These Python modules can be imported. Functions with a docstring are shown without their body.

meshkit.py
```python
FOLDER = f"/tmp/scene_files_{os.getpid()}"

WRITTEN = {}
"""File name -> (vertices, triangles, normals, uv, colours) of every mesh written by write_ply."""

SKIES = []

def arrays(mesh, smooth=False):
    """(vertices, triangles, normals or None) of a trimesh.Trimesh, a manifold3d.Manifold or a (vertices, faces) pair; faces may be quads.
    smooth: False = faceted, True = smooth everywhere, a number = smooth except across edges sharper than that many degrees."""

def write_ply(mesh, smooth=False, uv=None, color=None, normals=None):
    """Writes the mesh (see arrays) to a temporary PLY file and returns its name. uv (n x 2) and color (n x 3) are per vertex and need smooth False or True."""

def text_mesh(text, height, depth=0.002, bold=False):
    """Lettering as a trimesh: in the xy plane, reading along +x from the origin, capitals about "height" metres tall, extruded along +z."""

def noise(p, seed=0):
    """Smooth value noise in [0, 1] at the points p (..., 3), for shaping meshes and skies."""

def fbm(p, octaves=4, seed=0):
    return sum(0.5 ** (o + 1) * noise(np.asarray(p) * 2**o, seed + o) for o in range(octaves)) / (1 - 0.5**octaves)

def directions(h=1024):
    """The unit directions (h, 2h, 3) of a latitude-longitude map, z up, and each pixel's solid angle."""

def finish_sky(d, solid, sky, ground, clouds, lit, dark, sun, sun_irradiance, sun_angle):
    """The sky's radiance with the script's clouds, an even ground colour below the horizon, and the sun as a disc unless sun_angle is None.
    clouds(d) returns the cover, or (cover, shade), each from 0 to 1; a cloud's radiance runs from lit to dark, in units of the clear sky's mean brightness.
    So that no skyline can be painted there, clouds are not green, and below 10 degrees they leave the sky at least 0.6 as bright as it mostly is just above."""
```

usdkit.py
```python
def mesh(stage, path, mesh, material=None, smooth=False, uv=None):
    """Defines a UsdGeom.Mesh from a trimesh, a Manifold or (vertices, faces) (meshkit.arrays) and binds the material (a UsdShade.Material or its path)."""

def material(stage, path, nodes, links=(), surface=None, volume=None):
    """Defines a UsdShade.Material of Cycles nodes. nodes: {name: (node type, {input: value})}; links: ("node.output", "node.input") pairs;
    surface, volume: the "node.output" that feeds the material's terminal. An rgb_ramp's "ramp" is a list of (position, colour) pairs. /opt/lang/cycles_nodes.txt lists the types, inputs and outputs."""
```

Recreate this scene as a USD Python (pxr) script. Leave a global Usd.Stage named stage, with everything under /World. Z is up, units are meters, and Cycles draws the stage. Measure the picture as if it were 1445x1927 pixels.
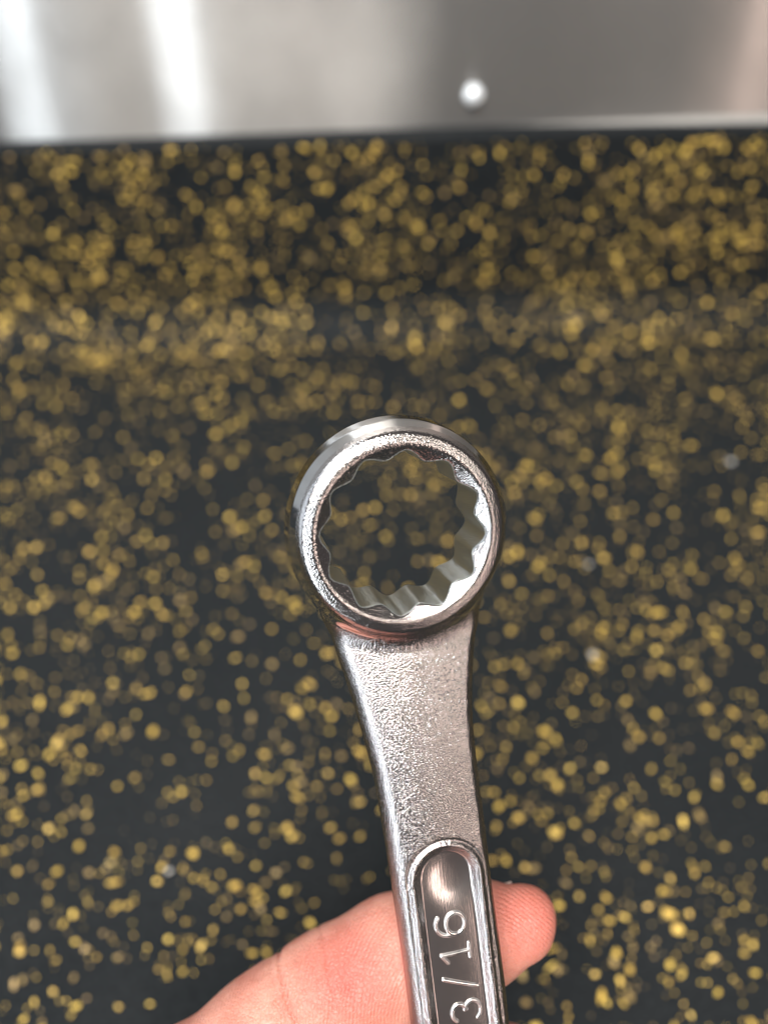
import math, random
import numpy as np
import trimesh
import usdkit, meshkit
from pxr import Usd, UsdGeom, UsdLux, UsdShade, Gf, Sdf

rng = np.random.default_rng(7)
random.seed(7)
stage = Usd.Stage.CreateInMemory()
UsdGeom.SetStageUpAxis(stage, UsdGeom.Tokens.z)
UsdGeom.SetStageMetersPerUnit(stage, 1.0)
UsdGeom.Xform.Define(stage, '/World')
UsdGeom.Scope.Define(stage, '/World/Looks')

# ------------------------------------------------------------------ camera
PITCH = math.radians(50.0)
CAM = np.array([0.0, 0.0, 0.31])
FPX = 1449.0                                   # focal length in photo pixels
CX, CY = 722.5, 963.5
FW = np.array([0.0, math.cos(PITCH), -math.sin(PITCH)])
RT = np.array([1.0, 0.0, 0.0])
UP = np.array([0.0, math.sin(PITCH), math.cos(PITCH)])
CAMROT = np.stack([RT, UP, -FW], 1)            # columns: x right, y up, z towards the lens

cam = UsdGeom.Camera.Define(stage, '/World/camera')
FL = 6.86
cam.CreateFocalLengthAttr(FL)
cam.CreateHorizontalApertureAttr(FL * 1445.0 / FPX)
cam.CreateVerticalApertureAttr(FL * 1927.0 / FPX)
cam.CreateFStopAttr(2.3)
cam.CreateFocusDistanceAttr(0.1122)
cam.CreateClippingRangeAttr(Gf.Vec2f(0.005, 100))
cam.CreateExposureAttr(0.0)
m4 = np.eye(4)
m4[:3, :3] = CAMROT
m4[:3, 3] = CAM
cam.AddTransformOp().Set(Gf.Matrix4d(*m4.T.ravel().tolist()))


def pix(px, py, d):
    """camera-frame point (mm: x right, y up, z towards the lens) of a photo pixel at d mm."""
    return np.array([(px - CX) / FPX * d, -(py - CY) / FPX * d, -d])


def to_world(p):
    return CAM + (np.asarray(p) * 0.001) @ CAMROT.T


# ------------------------------------------------------------------ light
dome = UsdLux.DomeLight.Define(stage, '/World/room_ambience')
dm = usdkit.material(stage, '/World/Looks/room_ambience', {
    "b": ("background_shader", {"color": (0.58, 0.52, 0.51), "strength": 0.17})}, [], surface="b.background")
UsdShade.MaterialBindingAPI.Apply(dome.GetPrim()).Bind(dm)


def rect_light(name, pos, target, w, h, color, intensity):
    l = UsdLux.RectLight.Define(stage, '/World/' + name)
    l.CreateWidthAttr(w)
    l.CreateHeightAttr(h)
    l.CreateColorAttr(Gf.Vec3f(*color))
    l.CreateIntensityAttr(intensity)
    z = np.asarray(pos, float) - np.asarray(target, float)
    z /= np.linalg.norm(z)
    x = np.cross([0, 0, 1.0], z)
    x /= np.linalg.norm(x)
    y = np.cross(z, x)
    m = np.eye(4)
    m[:3, 0], m[:3, 1], m[:3, 2], m[:3, 3] = x, y, z, pos
    l.AddTransformOp().Set(Gf.Matrix4d(*m.T.ravel().tolist()))
    return l


CENTRE = (0, 0.25, 0.15)
rect_light('window_light', (-0.37, -1.5, 1.00), (-0.37, 0.4, 0.98), 0.11, 1.95, (0.86, 0.94, 1.0), 12)
rect_light('window_light_001', (-0.78, -1.5, 1.00), (-0.78, 0.4, 0.98), 0.12, 1.95, (0.86, 0.94, 1.0), 18)
rect_light('doorway_light', (1.28, -1.5, 0.9), (1.28, 0.4, 0.85), 0.16, 1.8, (1.0, 0.76, 0.66), 8)
rect_light('ceiling_light', (0.95, -0.75, 1.25), (0.05, 0.2, 0.2), 0.7, 0.6, (1.0, 0.90, 0.80), 2.2)
rect_light('ceiling_light_001', (-0.25, -0.7, 1.9), (0.0, 0.25, 0.0), 1.0, 0.7, (1.0, 0.95, 0.88), 40)
rect_light('side_window', (-1.3, -0.2, 0.6), (0, 0.1, 0.3), 1.2, 1.1, (0.80, 0.90, 1.0), 1.5)
rect_light('ceiling_light_002', (-0.8, 0.36, 1.5), (-0.1, 0.2, 0.1), 0.6, 0.5, (0.93, 0.96, 1.0), 9)

# ------------------------------------------------------------------ helpers
used = {}


def numbered(path):
    n = used.get(path, -1) + 1
    used[path] = n
    return path if n == 0 else f'{path}_{n:03d}'


def thing(name, label, cat, loc):
    x = UsdGeom.Xform.Define(stage, numbered('/World/' + name))
    x.AddTranslateOp().Set(Gf.Vec3d(*map(float, loc)))
    p = x.GetPrim()
    p.SetCustomDataByKey('label', label)
    p.SetCustomDataByKey('category', cat)
    return p


def part(name, parent, v, f, mat, normals=None, smooth=False, label=None, kind=None):
    path = numbered(str(parent.GetPath()) + '/' + name)
    m = usdkit.mesh(stage, path, (v, f), mat, smooth=smooth)
    if normals is not None:
        from pxr import Vt
        m.CreateNormalsAttr(Vt.Vec3fArray.FromNumpy(np.asarray(normals, np.float32)))
        m.SetNormalsInterpolation("vertex")
    if label:
        m.GetPrim().SetCustomDataByKey('label', label)
    if kind:
        m.GetPrim().SetCustomDataByKey('kind', kind)
    return m.GetPrim()


def smin(a, b, k):
    h = np.clip(0.5 + 0.5 * (b - a) / k, 0, 1)
    return b + (a - b) * h - k * h * (1 - h)


def smax(a, b, k):
    return -smin(-a, -b, k)


def sstep(e0, e1, x):
    t = np.clip((x - e0) / (e1 - e0), 0, 1)
    return t * t * (3 - 2 * t)


def grad(f, p, e=0.03):
    g = np.zeros_like(p)
    for k in ((1, -1, -1), (-1, -1, 1), (-1, 1, -1), (1, 1, 1)):
        k = np.array(k, float)
        g += f(p + e * k)[:, None] * k
    return g / (4 * e)


def surface(f, lo, hi, h, newton=3):
    """closed surface f = 0 inside the box: naive surface nets, then pulled onto f. Returns vertices, triangles, normals."""
    lo, hi = np.asarray(lo, float), np.asarray(hi, float)
    n = np.ceil((hi - lo) / h).astype(int) + 1
    ax = [lo[k] + h * np.arange(n[k]) for k in range(3)]
    vals = np.empty(n, np.float32)
    yy, zz = np.meshgrid(ax[1], ax[2], indexing='ij')
    step = max(1, int(400000 / (n[1] * n[2])))
    for i in range(0, n[0], step):
        xs = ax[0][i:i + step]
        p = np.empty((len(xs), n[1], n[2], 3))
        p[..., 0] = xs[:, None, None]
        p[..., 1] = yy
        p[..., 2] = zz
        vals[i:i + step] = f(p.reshape(-1, 3)).reshape(len(xs), n[1], n[2])
    s = vals < 0
    c = np.zeros(n - 1, np.int8)
    for i, j, k in np.ndindex(2, 2, 2):
        c += s[i:n[0] - 1 + i, j:n[1] - 1 + j, k:n[2] - 1 + k]
    cells = np.argwhere((c > 0) & (c < 8))
    idx = np.full(n - 1, -1, np.int64)
    idx[tuple(cells.T)] = np.arange(len(cells))
    acc = np.zeros((len(cells), 3))
    cnt = np.zeros(len(cells))
    for a in range(3):
        b, d = [q for q in range(3) if q != a]
        for ob, od in np.ndindex(2, 2):
            o = np.zeros(3, int)
            o[b], o[d] = ob, od
            o2 = o.copy()
            o2[a] = 1
            va = vals[tuple((cells + o).T)]
            vb = vals[tuple((cells + o2).T)]
            cross = (va < 0) != (vb < 0)
            t = np.where(cross, va / np.where(cross, va - vb, 1), 0)
            q = np.repeat(o[None].astype(float), len(cells), 0)
            q[:, a] = t
            acc[cross] += q[cross]
            cnt[cross] += 1
    v = lo + h * (cells + acc / np.maximum(cnt, 1)[:, None])
    faces = []
    for a in range(3):
        b, d = (a + 1) % 3, (a + 2) % 3
        sl0 = [slice(None)] * 3
        sl1 = [slice(None)] * 3
        sl0[a], sl1[a] = slice(0, n[a] - 1), slice(1, n[a])
        diff = s[tuple(sl0)] != s[tuple(sl1)]
        e = np.argwhere(diff)
        e = e[(e[:, b] >= 1) & (e[:, d] >= 1) & (e[:, b] < n[b] - 1) & (e[:, d] < n[d] - 1)]
        inside = s[tuple(e.T)]
        q = []
        for ob, od in ((-1, -1), (0, -1), (0, 0), (-1, 0)):
            o = np.zeros(3, int)
            o[b], o[d] = ob, od
            q.append(idx[tuple((e + o).T)])
        q = np.stack(q, 1)
        q[~inside] = q[~inside][:, ::-1]
        faces += [q[:, [0, 1, 2]], q[:, [0, 2, 3]]]
    faces = np.vstack(faces)
    for _ in range(newton):
        g = grad(f, v)
        st = f(v)[:, None] * g / np.maximum((g * g).sum(1, keepdims=True), 0.05)
        ln = np.linalg.norm(st, axis=1, keepdims=True)
        v = v - st * np.minimum(1, 0.6 * h / np.maximum(ln, 1e-9))
    g = grad(f, v)
    nn = g / np.maximum(np.linalg.norm(g, axis=1, keepdims=True), 1e-9)
    return v, faces, nn


def subset(v, f, nn, keep):
    f = f[keep]
    u, inv = np.unique(f, return_inverse=True)
    return v[u], inv.reshape(-1, 3), nn[u]


# ------------------------------------------------------------------ materials
def mat(name, nodes, links, surface="p.BSDF"):
    return usdkit.material(stage, '/World/Looks/' + name, nodes, links, surface=surface)


# the wrench's axes, in the camera frame
_u0 = np.array([0.128, -0.992, 0.0])
_u0 /= np.linalg.norm(_u0)
_v0 = np.array([-_u0[1], _u0[0], 0.0])
WN = np.array([0, 0, 1.0]) + math.tan(math.radians(2)) * _u0 + math.tan(math.radians(10)) * _v0
WN /= np.linalg.norm(WN)
WU = _u0 - (_u0 @ WN) * WN
WU /= np.linalg.norm(WU)
WV = np.cross(WN, WU)
WO = pix(747, 993, 112.4)
WROT = np.stack([WU, WV, WN], 1)
WUW = CAMROT @ WU
WVW = CAMROT @ WV


def chrome(name, scale, strength, dist, rough, col, detail=1.0, scale2=None, bubbles=0.0):
    nodes = {
        "g": ("geometry", {}),
        "n": ("noise_texture", {"scale": scale, "detail": detail, "roughness": 0.5}),
        "n2": ("noise_texture", {"scale": scale2 or scale * 0.12, "detail": 2.0}),
        "rr": ("map_range", {"from_min": 0.35, "from_max": 0.7, "to_min": rough * 0.8, "to_max": rough * 1.35}),
        "b2": ("bump", {"strength": 0.2, "distance": dist * 1.2}),
        "b": ("bump", {"strength": strength, "distance": dist}),
        "p": ("principled_bsdf", {"base_color": col, "metallic": 1.0, "roughness": rough}),
    }
    links = [("g.position", "n.vector"), ("g.position", "n2.vector"), ("n2.fac", "rr.value"), ("rr.result", "p.roughness"),
             ("n2.fac", "b2.height"), ("b2.normal", "b.normal"), ("n.fac", "b.height"), ("b.normal", "p.normal")]
    return mat(name, nodes, links)


def pebbled(name, scale, strength, dist, rough, col):
    return mat(name, {
        "g": ("geometry", {}),
        "v": ("voronoi_texture", {"feature": "smooth_f1", "scale": scale, "smoothness": 0.6}),
        "n": ("noise_texture", {"scale": scale * 0.9, "detail": 1.0}),
        "n2": ("noise_texture", {"scale": 420.0, "detail": 2.0}),
        "s": ("math", {"math_type": "multiply_add", "value2": -0.95}),
        "b2": ("bump", {"strength": 0.25, "distance": 0.0001}),
        "b": ("bump", {"strength": strength, "distance": dist}),
        "p": ("principled_bsdf", {"base_color": col, "metallic": 1.0, "roughness": rough}),
    }, [("g.position", "v.vector"), ("g.position", "n.vector"), ("g.position", "n2.vector"), ("v.distance", "s.value1"), ("n.fac", "s.value3"),
        ("n2.fac", "b2.height"), ("b2.normal", "b.normal"), ("s.value", "b.height"), ("b.normal", "p.normal")])


M_shank = pebbled('pebbled_chrome', 5000, 1.0, 0.000056, 0.13, (0.49, 0.47, 0.465))
M_ring = pebbled('cast_chrome', 4600, 1.0, 0.000034, 0.16, (0.49, 0.47, 0.465))
M_wall = chrome('smooth_chrome', 700, 0.25, 0.00004, 0.10, (0.64, 0.64, 0.64))
M_bore = mat('broached_chrome', {
    "g": ("geometry", {}),
    "d1": ("vector_math", {"math_type": "dot_product", "vector2": tuple(CAMROT @ WU)}),
    "d2": ("vector_math", {"math_type": "dot_product", "vector2": tuple(CAMROT @ WV)}),
    "d3": ("vector_math", {"math_type": "dot_product", "vector2": tuple(CAMROT @ WN * 0.06)}),
    "cb": ("combine_xyz", {}),
    "n": ("noise_texture", {"scale": 2600, "detail": 4.0, "roughness": 0.65}),
    "b": ("bump", {"strength": 1.0, "distance": 0.00009}),
    "p": ("principled_bsdf", {"base_color": (0.82, 0.86, 0.85), "metallic": 1.0, "roughness": 0.24}),
}, [("g.position", "d1.vector1"), ("g.position", "d2.vector1"), ("g.position", "d3.vector1"),
    ("d1.value", "cb.x"), ("d2.value", "cb.y"), ("d3.value", "cb.z"), ("cb.vector", "n.vector"),
    ("n.fac", "b.height"), ("b.normal", "p.normal")])
M_panel = mat('brushed_chrome_panel', {
    "g": ("geometry", {}),
    "d1": ("vector_math", {"math_type": "dot_product", "vector2": tuple(CAMROT @ WU * 0.05)}),
    "d2": ("vector_math", {"math_type": "dot_product", "vector2": tuple(CAMROT @ WV)}),
    "cb": ("combine_xyz", {}),
    "n": ("noise_texture", {"scale": 4200, "detail": 3.0}),
    "n3": ("noise_texture", {"scale": 900, "detail": 3.0}),
    "b3": ("bump", {"strength": 0.3, "distance": 0.00002}),
    "b": ("bump", {"strength": 0.35, "distance": 0.00004}),
    "p": ("principled_bsdf", {"base_color": (0.60, 0.555, 0.54), "metallic": 1.0, "roughness": 0.21}),
}, [("g.position", "d1.vector1"), ("g.position", "d2.vector1"), ("d1.value", "cb.x"), ("d2.value", "cb.y"),
    ("cb.vector", "n.vector"), ("g.position", "n3.vector"), ("n3.fac", "b3.height"), ("b3.normal", "b.normal"),
    ("n.fac", "b.height"), ("b.normal", "p.normal")])
M_digit = chrome('stamped_chrome', 3000, 0.4, 0.00003, 0.22, (0.86, 0.86, 0.86))

M_rubber = mat('black_rubber', {
    "g": ("geometry", {}),
    "n": ("noise_texture", {"scale": 600, "detail": 4.0, "roughness": 0.6}),
    "n2": ("noise_texture", {"scale": 14, "detail": 4.0, "roughness": 0.55}),
    "c": ("rgb_ramp", {"ramp": [(0.3, (0.003, 0.004, 0.005)), (0.7, (0.016, 0.019, 0.021))]}),
    "mr": ("map_range", {"from_min": 0.35, "from_max": 0.65, "to_min": 0.66, "to_max": 0.9}),
    "b": ("bump", {"strength": 0.6, "distance": 0.0006}),
    "p": ("principled_bsdf", {"roughness": 0.5, "specular_ior_level": 0.13}),
}, [("g.position", "n.vector"), ("g.position", "n2.vector"), ("n.fac", "c.fac"), ("c.color", "p.base_color"),
    ("n2.fac", "mr.value"), ("mr.result", "p.roughness"), ("n.fac", "b.height"), ("b.normal", "p.normal")])


def fleck_mat(name, col, rough=0.45):
    return mat(name, {
        "g": ("geometry", {}),
        "n": ("noise_texture", {"scale": 900, "detail": 2.0}),
        "m": ("mix_color", {"blend_type": "multiply", "fac": 0.25, "a": col}),
        "p": ("principled_bsdf", {"roughness": rough, "metallic": 0.2}),
    }, [("g.position", "n.vector"), ("n.color", "m.b"), ("m.result", "p.base_color")])


FLECKS = [fleck_mat('gold_fleck', (0.95, 0.65, 0.13)), fleck_mat('ochre_fleck', (0.85, 0.57, 0.13)),
          fleck_mat('tan_fleck', (0.45, 0.31, 0.11))]
M_pale = fleck_mat('pale_fleck', (0.6, 0.58, 0.54), 0.35)

M_steel = mat('brushed_steel', {
    "g": ("geometry", {}),
    "mp": ("mapping", {"scale": (0.02, 0.02, 1.0)}),
    "n": ("noise_texture", {"scale": 900, "detail": 3.0}),
    "n2": ("noise_texture", {"scale": 14, "detail": 4.0, "roughness": 0.6}),
    "mr": ("map_range", {"from_min": 0.3, "from_max": 0.7, "to_min": 0.19, "to_max": 0.23}),
    "b": ("bump", {"strength": 0.2, "distance": 0.0001}),
    "t": ("combine_xyz", {"x": math.cos(math.radians(2.8)), "y": math.sin(math.radians(2.8)), "z": 0.0}),
    "gl": ("glossy_bsdf", {"color": (0.43, 0.425, 0.42), "distribution": "ggx", "roughness": 0.21, "anisotropy": 0.88}),
    "g2": ("glossy_bsdf", {"color": (0.60, 0.59, 0.58), "distribution": "ggx", "roughness": 0.5}),
    "df": ("diffuse_bsdf", {"color": (0.34, 0.335, 0.33)}),
    "sm": ("noise_texture", {"scale": 9, "detail": 5.0, "roughness": 0.65}),
    "sc": ("rgb_ramp", {"ramp": [(0.35, (0.27, 0.26, 0.25)), (0.65, (0.43, 0.42, 0.41))]}),
    "m1": ("mix_closure", {"fac": 0.25}),
    "m2": ("mix_closure", {"fac": 0.15}),
}, [("g.position", "mp.vector"), ("mp.vector", "n.vector"), ("g.position", "n2.vector"), ("n2.fac", "mr.value"),
    ("mr.result", "gl.roughness"), ("n.fac", "b.height"), ("b.normal", "gl.normal"), ("t.vector", "gl.tangent"),
    ("g.position", "sm.vector"), ("sm.fac", "sc.fac"), ("sc.color", "gl.color"), ("gl.BSDF", "m1.closure1"), ("g2.BSDF", "m1.closure2"), ("m1.closure", "m2.closure1"), ("df.BSDF", "m2.closure2")], surface="m2.closure")
M_lip = mat('dull_steel_edge', {"g": ("geometry", {}), "n": ("noise_texture", {"scale": 60, "detail": 3.0}), "m": ("map_range", {"to_min": 0.45, "to_max": 0.75}),
    "p": ("principled_bsdf", {"base_color": (0.30, 0.295, 0.285), "metallic": 0.6})}, [("g.position", "n.vector"), ("n.fac", "m.value"), ("m.result", "p.roughness")])
M_screw = mat('bright_screw', {"p": ("principled_bsdf", {"base_color": (0.86, 0.90, 0.94), "metallic": 0.35, "roughness": 0.3})}, [])

# ------------------------------------------------------------------ room: rubber floor running up the wall, steel sheet above
YAW = math.radians(2.8)
WALL_Y, COVE, TOPZ = 0.420, 0.030, 0.1225
_c, _s = math.cos(YAW), math.sin(YAW)


def room(p):
    """yaws room coordinates about the point below the lens's axis on the wall."""
    p = np.array(p, float)
    x, y = p[..., 0].copy(), p[..., 1] - WALL_Y
    p[..., 0] = x * _c - y * _s
    p[..., 1] = x * _s + y * _c + WALL_Y
    return p


S_FLOOR = WALL_Y - COVE            # arc length where the cove starts, counted from y = 0
S_COVE = S_FLOOR + COVE * math.pi / 2
S_TOP = S_COVE + TOPZ - COVE


def sheet(x, s):
    """room-frame point and normal on the rubber surface at (x, s)."""
    x, s = np.broadcast_arrays(np.asarray(x, float), np.asarray(s, float))
    a = np.clip((s - S_FLOOR) / COVE, 0, math.pi / 2)
    y = np.where(s < S_FLOOR, s, S_FLOOR + COVE * np.sin(a))
    z = np.where(s < S_FLOOR, 0, COVE * (1 - np.cos(a))) + np.maximum(s - S_COVE, 0)
    return np.stack([x, y, z], -1), np.stack([0 * a, -np.sin(a), np.cos(a)], -1)


def top_s(x):
    return S_TOP + 0.0016 * np.sin(x * 9.0 + 0.5)


xs = np.linspace(-1.4, 1.4, 57)
ss = np.concatenate([[-1.6, -0.8, -0.3, 0, 0.2, S_FLOOR - 0.02], np.linspace(S_FLOOR, S_COVE, 13), np.linspace(S_COVE + 0.02, S_TOP - 0.004, 5)])
rows = []
for s_ in ss:
    rows.append(sheet(xs, s_)[0])
for k in range(1, 8):              # rounded top edge, then down the back
    a = k / 7 * math.pi / 2
    p = sheet(xs, top_s(xs) - 0.004)[0]
    p[:, 1] += 0.004 * (1 - math.cos(a))
    p[:, 2] += 0.004 * math.sin(a)
    rows.append(p)
for dy, z in ((0.0085, None), (0.0085, -0.01), (0.0085, -0.012)):
    p = rows[-1].copy()
    p[:, 1] = WALL_Y + dy
    if z is not None:
        p[:, 2] = z
    rows.append(p)
rows.append(sheet(xs, -1.6)[0] - [0, 0, 0.012])
V = room(np.array(rows))
nr, nc = V.shape[:2]
I = np.arange(nr * nc).reshape(nr, nc)
quads = np.stack([I[:-1, :-1], I[:-1, 1:], I[1:, 1:], I[1:, :-1]], -1).reshape(-1, 4)
floor = usdkit.mesh(stage, '/World/floor', (V.reshape(-1, 3), quads), M_rubber, smooth=40).GetPrim()
floor.SetCustomDataByKey('kind', 'structure')
floor.SetCustomDataByKey('label', 'black rubber flooring with gold flecks, curving up the wall below the steel sheet')
used['/World/floor'] = 0

# flecks, scattered over the sheet in loose drifts
N = 96000
fx = rng.uniform(-0.82, 0.82, N)
fs = rng.uniform(-0.18, S_TOP - 0.003, N)
dens = meshkit.fbm(np.stack([fx * 28, fs * 28, 0 * fx], 1), 3, seed=3)
keep = rng.uniform(0, 1, N) < np.clip((dens - 0.16) * 1.7, 0.25, 1) * np.where(fs > S_FLOOR, 1.0, 0.62)
fx, fs = fx[keep], fs[keep]
N = len(fx)
size = np.where(rng.uniform(0, 1, N) < 0.45, np.clip(rng.normal(1.25, 0.42, N), 0.7, 2.7), rng.uniform(0.3, 0.8, N)) * np.where(fs > S_FLOOR, 1.15, 1.0) * 0.001     # half-length
asp = rng.uniform(0.4, 0.95, N)
long = rng.uniform(0, 1, N) < 0.08
asp[long] *= 0.55
size[long] *= 1.7
ang = rng.uniform(0, math.pi, N)
tilts = np.clip(rng.normal(0, 0.13, (N, 2)), -0.35, 0.35)
tone = rng.choice(3, N, p=[0.40, 0.34, 0.26])


NS = 6
CHIP_F = np.array([(i, (i + 1) % NS, NS + (i + 1) % NS) for i in range(NS)] + [(i, NS + (i + 1) % NS, NS + i) for i in range(NS)]
                  + [(NS + i, NS + (i + 1) % NS, 2 * NS) for i in range(NS)])


def chips(x, s, r, asp, ang, tilt, h=0.00025):
    """irregular little slabs lying in the sheet: (n, 13, 3) vertices, faces CHIP_F."""
    n = len(x)
    th = (np.arange(NS) + rng.uniform(-0.38, 0.38, (n, NS))) / NS * 2 * math.pi
    rr = r[:, None] * rng.uniform(0.6, 1.2, (n, NS))
    a, b = rr * np.cos(th), rr * asp[:, None] * np.sin(th)
    ca, sa = np.cos(ang)[:, None], np.sin(ang)[:, None]
    dx, ds = a * ca - b * sa, a * sa + b * ca
    p0, nn = sheet(x[:, None] + dx, s[:, None] + ds)
    p1, n1 = sheet(x[:, None] + dx * 0.8, s[:, None] + ds * 0.8)
    c0, cn = sheet(x, s)
    lift = np.abs(tilt[:, :1]) * r[:, None]
    top = p1 + n1 * (h + lift + tilt[:, :1] * a + tilt[:, 1:] * b)[..., None]
    mid = c0 + cn * (h * 1.15 + lift)
    return room(np.concatenate([p0 - nn * 0.0002, top, mid[:, None]], 1))


# nearest (largest in the picture) chips stand as parts of their own
p3, n3 = sheet(fx, fs)
p3 = room(p3)
rel = (p3 - CAM)
dep = rel @ FW
ix = CX + FPX * (rel @ RT) / dep
iy = CY - FPX * (rel @ UP) / dep
inview = (ix > 0) & (ix < 1445) & (iy > 0) & (iy < 1927)
big = np.where(inview, size * np.sqrt(asp) / dep, 0)
order = np.argsort(-big)
CV = chips(fx, fs, size, asp, ang, tilts)
for k in order[:300]:
    part('gold_fleck', floor, CV[k], CHIP_F, FLECKS[tone[k]])
rest = np.ones(N, bool)
rest[order[:300]] = False
for t, nm in enumerate(('small_gold_flecks', 'small_ochre_flecks', 'small_tan_flecks')):
    b = CV[rest & (tone == t)]
    part(nm, floor, b.reshape(-1, 3), (CHIP_F[None] + (np.arange(len(b)) * (2 * NS + 1))[:, None, None]).reshape(-1, 3), FLECKS[t], kind='stuff')


def floor_at(px, py):
    """(x, s) of the flat floor seen at a photo pixel (room frame)."""
    d = FW + (px - CX) / FPX * RT - (py - CY) / FPX * UP
    t = CAM[2] / -d[2]
    p = CAM + t * d
    x, y = p[0], p[1] - WALL_Y
    return x * _c + y * _s, -x * _s + y * _c + WALL_Y


for px, py, r in ((1115, 1232, 0.0024), (1374, 868, 0.0028), (318, 1640, 0.0017), (1108, 1062, 0.0015), (905, 1640, 0.001)):
    x, s_ = floor_at(px, py)
    A1 = lambda q: np.array([q], float)
    part('pale_crumb', floor, chips(A1(x), A1(s_), A1(r), A1(0.8), A1(0.6), np.zeros((1, 2)), 0.0006)[0], CHIP_F, M_pale)

# steel sheet on the wall, behind the rubber upstand
steel = thing('steel_sheet', 'brushed stainless steel sheet on the wall above the speckled rubber, with one screw', 'metal sheet',
              room(np.array([0, WALL_Y + 0.0095, TOPZ])))
base = np.array(room(np.array([0, WALL_Y + 0.0095, TOPZ])))


def boxmesh(x0, x1, y0, y1, z0, z1):
    b = trimesh.creation.box(bounds=[[x0, y0, z0], [x1, y1, z1]])
    return room(np.array(b.vertices)) - base, np.array(b.faces)


v, f = boxmesh(-1.4, 1.4, WALL_Y + 0.0095, WALL_Y + 0.0125, 0.0, 0.75)
part('sheet', steel, v, f, M_steel)
# bent lip along the lower edge: shows as a pale strip towards the right
lx = np.linspace(-0.02, 0.9, 24)
hh = np.clip((lx - 0.02) / 0.16, 0, 1) * 0.0042
prof = []
for x, h in zip(lx, hh):
    z0 = TOPZ - 0.004
    prof.append([[x, WALL_Y + 0.0044, z0], [x, WALL_Y + 0.0048, z0 + 0.004 + h * 0.12], [x, WALL_Y + 0.0066, z0 + 0.004 + h * 0.6],
                 [x, WALL_Y + 0.0092, z0 + 0.004 + h], [x, WALL_Y + 0.0092, z0]])
P = np.array(prof)
n0, n1_ = P.shape[:2]
I = np.arange(n0 * n1_).reshape(n0, n1_)
q = np.stack([I[:-1, :-1], I[1:, :-1], I[1:, 1:], I[:-1, 1:]], -1).reshape(-1, 4)
part('bent_lip', steel, room(P.reshape(-1, 3)) - base, q, M_lip, smooth=50)
# the screw: domed hexagonal head with a washer
_d = FW + (893 - CX) / FPX * RT - (180 - CY) / FPX * UP
_t = (WALL_Y + 0.0095) / _d[1]
sp = CAM + _t * _d
sx, sz = sp[0], sp[2]
w = trimesh.creation.cylinder(radius=0.0052, height=0.0012, sections=28)
hx = trimesh.creation.cylinder(radius=0.0040, height=0.0032, sections=6)
hx.apply_translation([0, 0, 0.0021])
dome_ = trimesh.creation.icosphere(subdivisions=2, radius=0.0035)
dome_.vertices[:, 2] = np.maximum(dome_.vertices[:, 2], 0) * 0.35 + 0.0036
for g, nm in ((w, 'washer'), (trimesh.util.concatenate([hx, dome_]), 'screw_head')):
    vv = np.array(g.vertices)
    vv = np.stack([vv[:, 0] + sx, WALL_Y + 0.0095 - vv[:, 2] - 0.0006, vv[:, 1] + sz], 1)
    part(nm, steel, room(vv) - base, np.array(g.faces)[:, ::-1], M_screw, smooth=30)

# ------------------------------------------------------------------ the wrench (mm; u down the handle, v to the right, c towards the lens)
TAU = math.radians(10)
PROFILE = np.array([(9.0, -3.6), (13.4, -4.0), (14.6, -2.2), (15.0, -0.6), (14.65, 1.9), (13.6, 3.8), (12.9, 3.95), (10.1, 2.3), (9.0, 1.3)])
PROUND = 1.35


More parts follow.
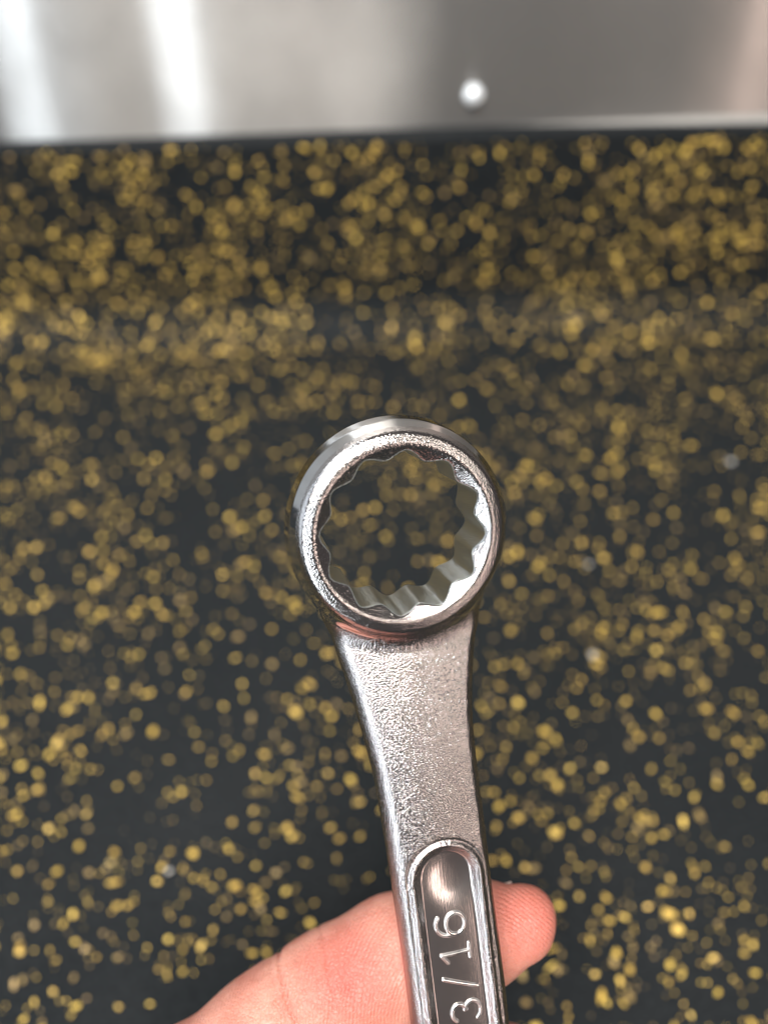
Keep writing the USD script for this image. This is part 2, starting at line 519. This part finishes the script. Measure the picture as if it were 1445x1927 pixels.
def poly_sdf(x, y, poly):
    d = np.full(x.shape, 1e18)
    sgn = np.ones(x.shape)
    n = len(poly)
    for i in range(n):
        a, b = poly[i], poly[i - 1]
        ex, ey = b - a
        wx, wy = x - a[0], y - a[1]
        t = np.clip((wx * ex + wy * ey) / (ex * ex + ey * ey), 0, 1)
        d = np.minimum(d, (wx - ex * t) ** 2 + (wy - ey * t) ** 2)
        c1, c2, c3 = y >= a[1], y < b[1], ex * wy > ey * wx
        sgn = np.where((c1 & c2 & c3) | (~c1 & ~c2 & ~c3), -sgn, sgn)
    return sgn * np.sqrt(d)


HU = np.array([6, 12, 14.5, 18.7, 22.4, 26, 30, 37, 45, 52, 67, 90, 150, 200])
HL = np.array([12.0, 11.9, 11.4, 10.6, 9.85, 9.2, 8.6, 7.7, 7.35, 7.15, 6.85, 6.8, 6.9, 7.4])
HR = np.array([11.4, 11.3, 11.1, 9.9, 9.2, 8.65, 8.25, 8.05, 8.1, 8.1, 8.3, 8.1, 8.0, 8.0])
from scipy.interpolate import PchipInterpolator
_hl, _hr = PchipInterpolator(HU, HL), PchipInterpolator(HU, HR)
HC, HH, HRAD, CROWN = -2.4, 3.0, 2.2, 0.6
PV, PU0, PR, PDEPTH, PEND = 0.95, 52.7, 4.95, 0.75, 118.0    # stadium recess: centre v, top centre u, half width, depth


def stadium(u, v):
    du = np.maximum(PU0 - u, 0) + np.maximum(u - PEND, 0)
    return np.hypot(du, v - PV) - PR


def relief(u, v):
    d = stadium(u, v)
    lip = 0.15 * np.exp(-((d - 0.25) / 0.33) ** 2)
    groove = -0.13 * np.exp(-((d - 0.95) / 0.3) ** 2)
    rec = PDEPTH * sstep(0.0, -1.25, d)
    dish = 0.75 * np.exp(-(((u - PU0 - 0.2) / 3.6) ** 2 + ((v - PV - 0.9) / 3.2) ** 2))
    return lip + groove - rec - dish * (d < 0)


def handle_sdf(p):
    u, v, c = p[:, 0], p[:, 1], p[:, 2]
    l, r = _hl(np.clip(u, 6, 200)), _hr(np.clip(u, 6, 200))
    mid, w = (r - l) / 2, (l + r) / 2
    x = v - mid
    y = c - HC
    y = y + CROWN * (x / w) ** 2 * np.sign(y) * sstep(0.0, 1.0, np.abs(y))
    y = y - relief(u, v) * sstep(0.6, 1.8, y)
    w = w - 0.32 * np.clip(0.8 - y, 0, 5)           # forging draft
    R = np.where(x < 0, HRAD, 1.6)
    qx, qy = np.abs(x) - (w - R), np.abs(y) - (HH - R)
    return np.hypot(np.maximum(qx, 0), np.maximum(qy, 0)) + np.minimum(np.maximum(qx, qy), 0) - R


def ring_coords(p):
    u, v, c = p[:, 0], p[:, 1], p[:, 2]
    return u * math.cos(TAU) - c * math.sin(TAU), v, u * math.sin(TAU) + c * math.cos(TAU)


def bore_sdf(ur, v):
    r, th = np.hypot(ur, v), np.arctan2(v, ur)
    k = np.abs(((th + 0.12) / (2 * math.pi) * 12) % 1.0 - 0.5) * 2          # 0 at the point, 1 at the notch
    kk = 0.15 * k + 0.85 * (0.5 - 0.5 * np.cos(math.pi * k))
    rb = 10.55 + 1.25 * kk
    return (rb - r) * 0.9


def ring_body(p):
    ur, v, cr = ring_coords(p)
    return poly_sdf(np.hypot(ur, v), cr, PROFILE) - PROUND


def wrench_sdf(p):
    ur, v, cr = ring_coords(p)
    r = np.hypot(ur, v)
    ring = poly_sdf(r, cr, PROFILE) - PROUND
    h = np.maximum(handle_sdf(p), 8.0 - p[:, 0])
    near = p[:, 0] < 26
    d = np.where(near, smin(ring, h, 2.8), h)
    return np.where(near, smax(d, bore_sdf(ur, v), 0.3), d)


WBASE = to_world(WO)


def to_wrench_world(v):
    return ((np.asarray(v) @ WROT.T) * 0.001) @ CAMROT.T


wrench = thing('wrench', 'chrome combination wrench held upright by the fingers, ring end up, stamped 3/16', 'wrench', WBASE)
wv, wf, wn = surface(wrench_sdf, (-17.5, -17.5, -9), (84, 17.5, 7.5), 0.27)
fc = wv[wf].mean(1)
ur, vv_, cr = ring_coords(fc)
rr_ = np.hypot(ur, vv_)
dr, dh = ring_body(fc), handle_sdf(fc)
is_ring = (fc[:, 0] < 24) & ((dr < dh) | (rr_ < 14.2))
fn = wn[wf].mean(1)
nu, nv_, nc_ = fn[:, 0] * math.cos(TAU) - fn[:, 2] * math.sin(TAU), fn[:, 1], fn[:, 0] * math.sin(TAU) + fn[:, 2] * math.cos(TAU)
radial = (nu * ur + nv_ * vv_) / rr_
is_bore = is_ring & (radial < -0.5) & (rr_ < 12.2) & (nc_ < 0.55)
is_side = is_ring & ~is_bore & (cr < 3.9) & (rr_ > 12.2)
is_face = is_ring & ~is_bore & ~is_side
is_panel = ~is_ring & (stadium(fc[:, 0], fc[:, 1]) < -0.95) & (fn[:, 2] > 0.3)
is_shank = ~is_ring & ~is_panel


def wpart(name, parent, keep, m, label=None):
    v, f, n = subset(wv, wf, wn, keep)
    return part(name, parent, to_wrench_world(v), f, m, normals=to_wrench_world(n) * 1000, label=label)


box_end = wpart('ring_end', wrench, is_side, M_wall)
wpart('rim', box_end, is_face, M_ring)
wpart('twelve_point_bore', box_end, is_bore, M_bore)
handle = wpart('handle', wrench, is_shank, M_shank)
panel = wpart('size_panel', wrench, is_panel, M_panel, 'recessed smooth panel stamped 3/16')


# stamped figures: strokes in text coordinates (x reading direction, y up the figure), mm
def arc(cx, cy, rx, ry, a0, a1, n=22):
    t = np.radians(np.linspace(a0, a1, n))
    return np.stack([cx + rx * np.cos(t), cy + ry * np.sin(t)], 1)


FIG = {
    'six': [np.vstack([arc(1.75, 2.55, 1.75, 1.9, 52, 180, 14), arc(1.6, 1.45, 1.6, 1.45, 180, 360 + 180, 30)])],
    'one': [np.array([(0.35, 3.5), (1.55, 4.35), (1.55, 0.0)]), np.array([(0.5, 0.0), (2.6, 0.0)])],
    'slash': [np.array([(-0.3, -0.35), (1.8, 4.75)])],
    'three': [np.vstack([arc(1.45, 3.25, 1.3, 1.1, 150, -75, 18), arc(1.4, 1.2, 1.5, 1.25, 75, -150, 20)])],
}
PANEL_C = HC + HH - PDEPTH


def seg_sdf(p, strokes, r):
    d = np.full(len(p), 1e9)
    for s_ in strokes:
        for a, b in zip(s_[:-1], s_[1:]):
            e = b - a
            w_ = p[:, :2] - a
            t = np.clip((w_ @ e) / (e @ e), 0, 1)
            d = np.minimum(d, ((w_ - t[:, None] * e) ** 2).sum(1))
    return np.hypot(np.sqrt(d), p[:, 2] * 1.15) - r


# the figures' middles, measured on the photograph -> (u, v) on the panel
def on_panel(px, py):
    o, n = WO + WN * PANEL_C, WN
    d = pix(px, py, 1.0)
    q_ = d * ((o @ n) / (d @ n)) - WO
    return q_ @ WU, q_ @ WV


for key, px, py, wd in (('six', 848, 1740, 3.2), ('one', 858, 1797, 2.6), ('slash', 868, 1850, 1.5), ('three', 878, 1904, 2.8), ('one', 889, 1958, 2.6)):
    cu, cv = on_panel(px, py)
    st = FIG[key]
    f_ = lambda q_, st=st: seg_sdf(q_, st, 0.33)
    v, f, n = surface(f_, (-0.7, -1.0, -0.5), (wd + 0.9, 5.4, 0.5), 0.075)
    T = np.array([[-1, 0, 0], [0, -1, 0], [0, 0, 1.0]])       # text x -> -u, text y -> -v
    q_ = np.stack([cu - (v[:, 0] - wd / 2), cv - (v[:, 1] - 2.15), PANEL_C + 0.0 + v[:, 2]], 1)
    x_ = q_[:, 1] - 0.0
    q_[:, 2] -= CROWN * (x_ / 6.9) ** 2
    part('stamped_figure' if key != 'slash' else 'stamped_slash', panel, to_wrench_world(q_), f, M_digit, normals=to_wrench_world(n @ T.T) * 1000)


# the lower end, out of the picture: the handle runs on to an open jaw
def lower_sdf(p):
    h = handle_sdf(p)
    u, v, c = p[:, 0], p[:, 1], p[:, 2]
    hd = np.hypot(np.hypot((u - 214) / 1.05, v) - 9, 0) - 10.5
    head = smax(np.hypot((u - 212) / 1.1, v) - 20, np.abs(c - HC) - 4.2, 1.2)
    a = math.radians(15)
    uu, vv = (u - 212) * math.cos(a) + v * math.sin(a), -(u - 212) * math.sin(a) + v * math.cos(a)
    jaw = np.where(uu > 0, np.abs(vv), np.hypot(uu, vv)) - 10.3
    d = smin(np.maximum(h, u - 206), head, 4.0)
    return smax(d, -jaw, 0.6)


v, f, n = surface(lower_sdf, (82.6, -24, -9), (238, 24, 5), 0.7)
part('open_end', wrench, to_wrench_world(v), f, M_shank, normals=to_wrench_world(n) * 1000)

# ------------------------------------------------------------------ the hand (camera-frame mm)
J = lambda px, py, d, r: (pix(px, py, d), r)
INDEX = [J(978, 1741, 130.0, 5.9), J(905, 1757, 131, 7.8), J(745, 1806, 132, 9.7), J(640, 1862, 131, 9.6), J(578, 1898, 130, 9.25), J(500, 1955, 128.5, 9.6),
         J(345, 2085, 124, 10.5), J(120, 2370, 118, 12.0)]
MIDDLE = [J(960, 2012, 133.5, 6.8), J(880, 2026, 134.5, 8.2), J(740, 2054, 135, 9.6), J(590, 2110, 133, 9.8), J(350, 2270, 128, 10.6), J(130, 2540, 122, 12.0)]
RING = [J(955, 2240, 135, 6.6), J(870, 2250, 136, 8), J(730, 2275, 136.5, 9.2), J(580, 2330, 134, 9.4), J(350, 2480, 128, 10.2), J(150, 2720, 122, 11.6)]
LITTLE = [J(930, 2450, 136, 5.6), J(860, 2460, 136.5, 6.8), J(720, 2490, 136.5, 7.6), J(590, 2540, 134, 7.9), J(380, 2680, 128, 8.8), J(190, 2880, 123, 10.4)]
THUMB = [J(890, 2240, 112, 7.4), J(810, 2260, 110, 9.2), J(640, 2320, 107, 9.8), J(430, 2430, 105, 10.6), J(180, 2640, 103, 13.5), J(80, 2900, 114, 15)]
PALM = [(INDEX[-1], (pix(60, 3000, 122), 16)), (MIDDLE[-1], (pix(110, 3020, 122), 16)), (RING[-1], (pix(170, 3040, 122), 15)), (LITTLE[-1], (pix(220, 3050, 122), 14)),
        (INDEX[-1], MIDDLE[-1]), (MIDDLE[-1], RING[-1]), (RING[-1], LITTLE[-1]),
        ((pix(60, 3000, 122), 16), (pix(220, 3050, 122), 14)), ((pix(100, 3030, 122), 17), (pix(80, 3600, 124), 21)), ((pix(190, 3030, 122), 17), (pix(170, 3600, 124), 21)),
        ((pix(80, 3600, 124), 21), (pix(40, 4300, 128), 26)), ((pix(170, 3600, 124), 21), (pix(150, 4300, 128), 26))]


def cone(p, a, b):
    (pa, ra), (pb, rb) = a, b
    e = pb - pa
    t = np.clip(((p - pa) @ e) / (e @ e), 0, 1)
    t2 = t * t * (3 - 2 * t) * 0.3 + t * 0.7
    q_ = p - pa - t[:, None] * e
    return np.sqrt(np.einsum('ij,ij->i', q_, q_)) - (ra + (rb - ra) * t2)


def chain(p, js, k=2.2):
    d = None
    for a, b in zip(js[:-1], js[1:]):
        c = cone(p, a, b)
        d = c if d is None else smin(d, c, k)
    return d


TIP = pix(990, 1722, 130)


def crease(p, a, n, depth, width, reach):
    """a skin fold: a groove in the plane through a with normal n."""
    n = n / np.linalg.norm(n)
    q_ = p - a
    h = q_ @ n
    bend = 0.35 * np.sin(q_[:, 0] * 0.9 + q_[:, 1] * 0.7)
    return depth * np.exp(-((h + bend) / width) ** 2) * (np.linalg.norm(q_, axis=1) < reach)


def hand_sdf(p):
    d = chain(p, INDEX, 3.0)
    d = smin(d, np.linalg.norm(p - TIP, axis=1) - 4.7, 1.2)
    for js in (MIDDLE, RING, LITTLE):
        d = smin(d, chain(p, js, 3.0), 0.9)
    palm = None
    for a, b in PALM:
        c = cone(p, a, b)
        palm = c if palm is None else smin(palm, c, 6.0)
    d = smin(d, palm, 5.0)
    d = smin(d, chain(p, THUMB, 3.0), 2.5)
    # pads, pressed flat where the handle lies on them
    w = (p - WO) @ WROT
    press = handle_sdf(np.stack([np.clip(w[:, 0], 8, 199), w[:, 1], w[:, 2]], 1))
    d = smax(d, -(press - 0.02), 0.5)
    ax = INDEX[4][0] - INDEX[3][0]
    j = INDEX[4][0]
    d = d + crease(p, j + np.array([-1.5, 1.0, 0]), ax, 0.5, 0.6, 14) + crease(p, j + np.array([1.3, -0.6, 0]), ax + np.array([2.0, 3.0, 0]), 0.2, 0.5, 14)
    d = d + crease(p, j + np.array([-4.2, 3.2, 0]), ax, 0.2, 0.55, 14)
    ax2 = INDEX[6][0] - INDEX[5][0]
    d = d + crease(p, INDEX[6][0], ax2, 0.4, 0.7, 15)
    d = d + 0.10 * np.sin(p[:, 0] * 0.55 + 1.0) * np.sin(p[:, 1] * 0.63 + p[:, 2] * 0.4)
    return d


HB = pix(150, 2700, 122)
skin_c = to_world(pix(655, 1845, 122))
skin_t = to_world(pix(1000, 1730, 125))
M_skin = mat('skin', {
    "g": ("geometry", {}),
    "n": ("noise_texture", {"scale": 230, "detail": 5.0, "roughness": 0.65}),
    "c": ("rgb_ramp", {"ramp": [(0.3, (0.42, 0.16, 0.12)), (0.7, (0.56, 0.27, 0.21))]}),
    "dc": ("vector_math", {"math_type": "distance", "vector2": tuple(skin_c)}),
    "mc": ("map_range", {"range_type": "smoothstep", "from_min": 0.001, "from_max": 0.013, "to_min": 0.9, "to_max": 0.0}),
    "dt": ("vector_math", {"math_type": "distance", "vector2": tuple(skin_t)}),
    "mt": ("map_range", {"range_type": "smoothstep", "from_min": 0.001, "from_max": 0.012, "to_min": 0.7, "to_max": 0.0}),
    "mx": ("math", {"math_type": "maximum"}),
    "mm": ("math", {"math_type": "multiply"}),
    "n1": ("map_range", {"from_min": 0.3, "from_max": 0.65, "to_min": 0.7, "to_max": 1.1}),
    "red": ("mix_color", {"blend_type": "mix", "b": (0.46, 0.10, 0.08)}),
    "off": ("vector_math", {"math_type": "subtract", "vector2": tuple(to_world(pix(880, 1905, 124)))}),
    "w": ("wave_texture", {"wave_type": "rings", "rings_direction": "spherical", "scale": 560, "distortion": 2.0, "detail": 1.5, "detail_scale": 0.6}),
    "v": ("voronoi_texture", {"feature": "distance_to_edge", "scale": 1500}),
    "vr": ("map_range", {"from_min": 0.0, "from_max": 0.2, "to_min": 0.0, "to_max": 1.0, "clamp": True}),
    "b": ("bump", {"strength": 0.7, "distance": 0.00008}),
    "b2": ("bump", {"strength": 0.8, "distance": 0.00008}),
    "p": ("principled_bsdf", {"roughness": 0.46, "subsurface_weight": 0.35, "subsurface_radius": (1.0, 0.35, 0.2), "subsurface_scale": 0.0018,
                              "specular_ior_level": 0.4}),
}, [("g.position", "n.vector"), ("n.fac", "c.fac"), ("g.position", "dc.vector1"), ("g.position", "dt.vector1"),
    ("dc.value", "mc.value"), ("dt.value", "mt.value"), ("mc.result", "mx.value1"), ("mt.result", "mx.value2"),
    ("n.fac", "n1.value"), ("mx.value", "mm.value1"), ("n1.result", "mm.value2"), ("mm.value", "red.fac"), ("c.color", "red.a"),
    ("red.result", "p.base_color"), ("g.position", "off.vector1"), ("off.vector", "w.vector"), ("w.fac", "b.height"),
    ("g.position", "v.vector"), ("v.distance", "vr.value"), ("vr.result", "b2.height"), ("b.normal", "b2.normal"), ("b2.normal", "p.normal")])
M_nail = mat('nail', {
    "p": ("principled_bsdf", {"base_color": (0.72, 0.47, 0.40), "roughness": 0.28, "subsurface_weight": 0.4, "subsurface_radius": (1.0, 0.4, 0.25), "subsurface_scale": 0.001}),
}, [])

hand = thing('hand', 'bare left hand gripping the wrench handle, its index finger showing behind', 'hand', to_world(HB))
v, f, n = surface(hand_sdf, (-85, -300, -158), (34, -56, -84), 1.2, newton=1)
v, f = trimesh.remesh.subdivide(v, f)
for _ in range(2):
    g_ = grad(hand_sdf, v)
    st_ = hand_sdf(v)[:, None] * g_ / np.maximum((g_ * g_).sum(1, keepdims=True), 0.05)
    v = v - st_ * np.minimum(1, 0.5 / np.maximum(np.linalg.norm(st_, axis=1, keepdims=True), 1e-9))
n = grad(hand_sdf, v)
n /= np.linalg.norm(n, axis=1, keepdims=True)
skin = part('skin', hand, to_world(v) - to_world(HB), f, M_skin, normals=n @ CAMROT.T)
# index nail, on the far side of the fingertip
a, b = INDEX[0][0], INDEX[2][0]
ex = (a - b) / np.linalg.norm(a - b)
ez = np.array([0.0, 0.12, -1.0])
ez -= (ez @ ex) * ex
ez /= np.linalg.norm(ez)
ey = np.cross(ez, ex)
t, w_ = np.meshgrid(np.linspace(-9.5, 0.6, 14), np.linspace(-1, 1, 11), indexing='ij')
half = 5.0 * np.clip(1 - np.maximum(t - 3.2, 0) ** 2 / 14, 0.2, 1) * np.clip(1 - np.maximum(-6 - t, 0) ** 2 / 18, 0.2, 1)
rad = 5.8 - 0.09 * np.maximum(t, 0) ** 1.5 * 0.4
pts = []
for lift in (0.45, -0.1):
    pts.append((a + t[..., None] * ex + (w_ * half)[..., None] * ey + ((rad + lift) * np.sqrt(np.maximum(1 - (w_ * half / 7.2) ** 2, 0)))[..., None] * ez).reshape(-1, 3))
nt, nw = t.shape
I = np.arange(nt * nw).reshape(nt, nw)
q = np.stack([I[:-1, :-1], I[1:, :-1], I[1:, 1:], I[:-1, 1:]], -1).reshape(-1, 4)
ring_i = np.concatenate([I[0, :], I[1:, -1], I[-1, ::-1][1:], I[::-1, 0][1:-1]])
rj = np.roll(ring_i, -1)
side = np.stack([ring_i, rj, rj + nt * nw, ring_i + nt * nw], 1)
part('nail', hand, to_world(np.vstack(pts)) - to_world(HB), np.vstack([q, q[:, ::-1] + nt * nw, side]), M_nail, smooth=50)
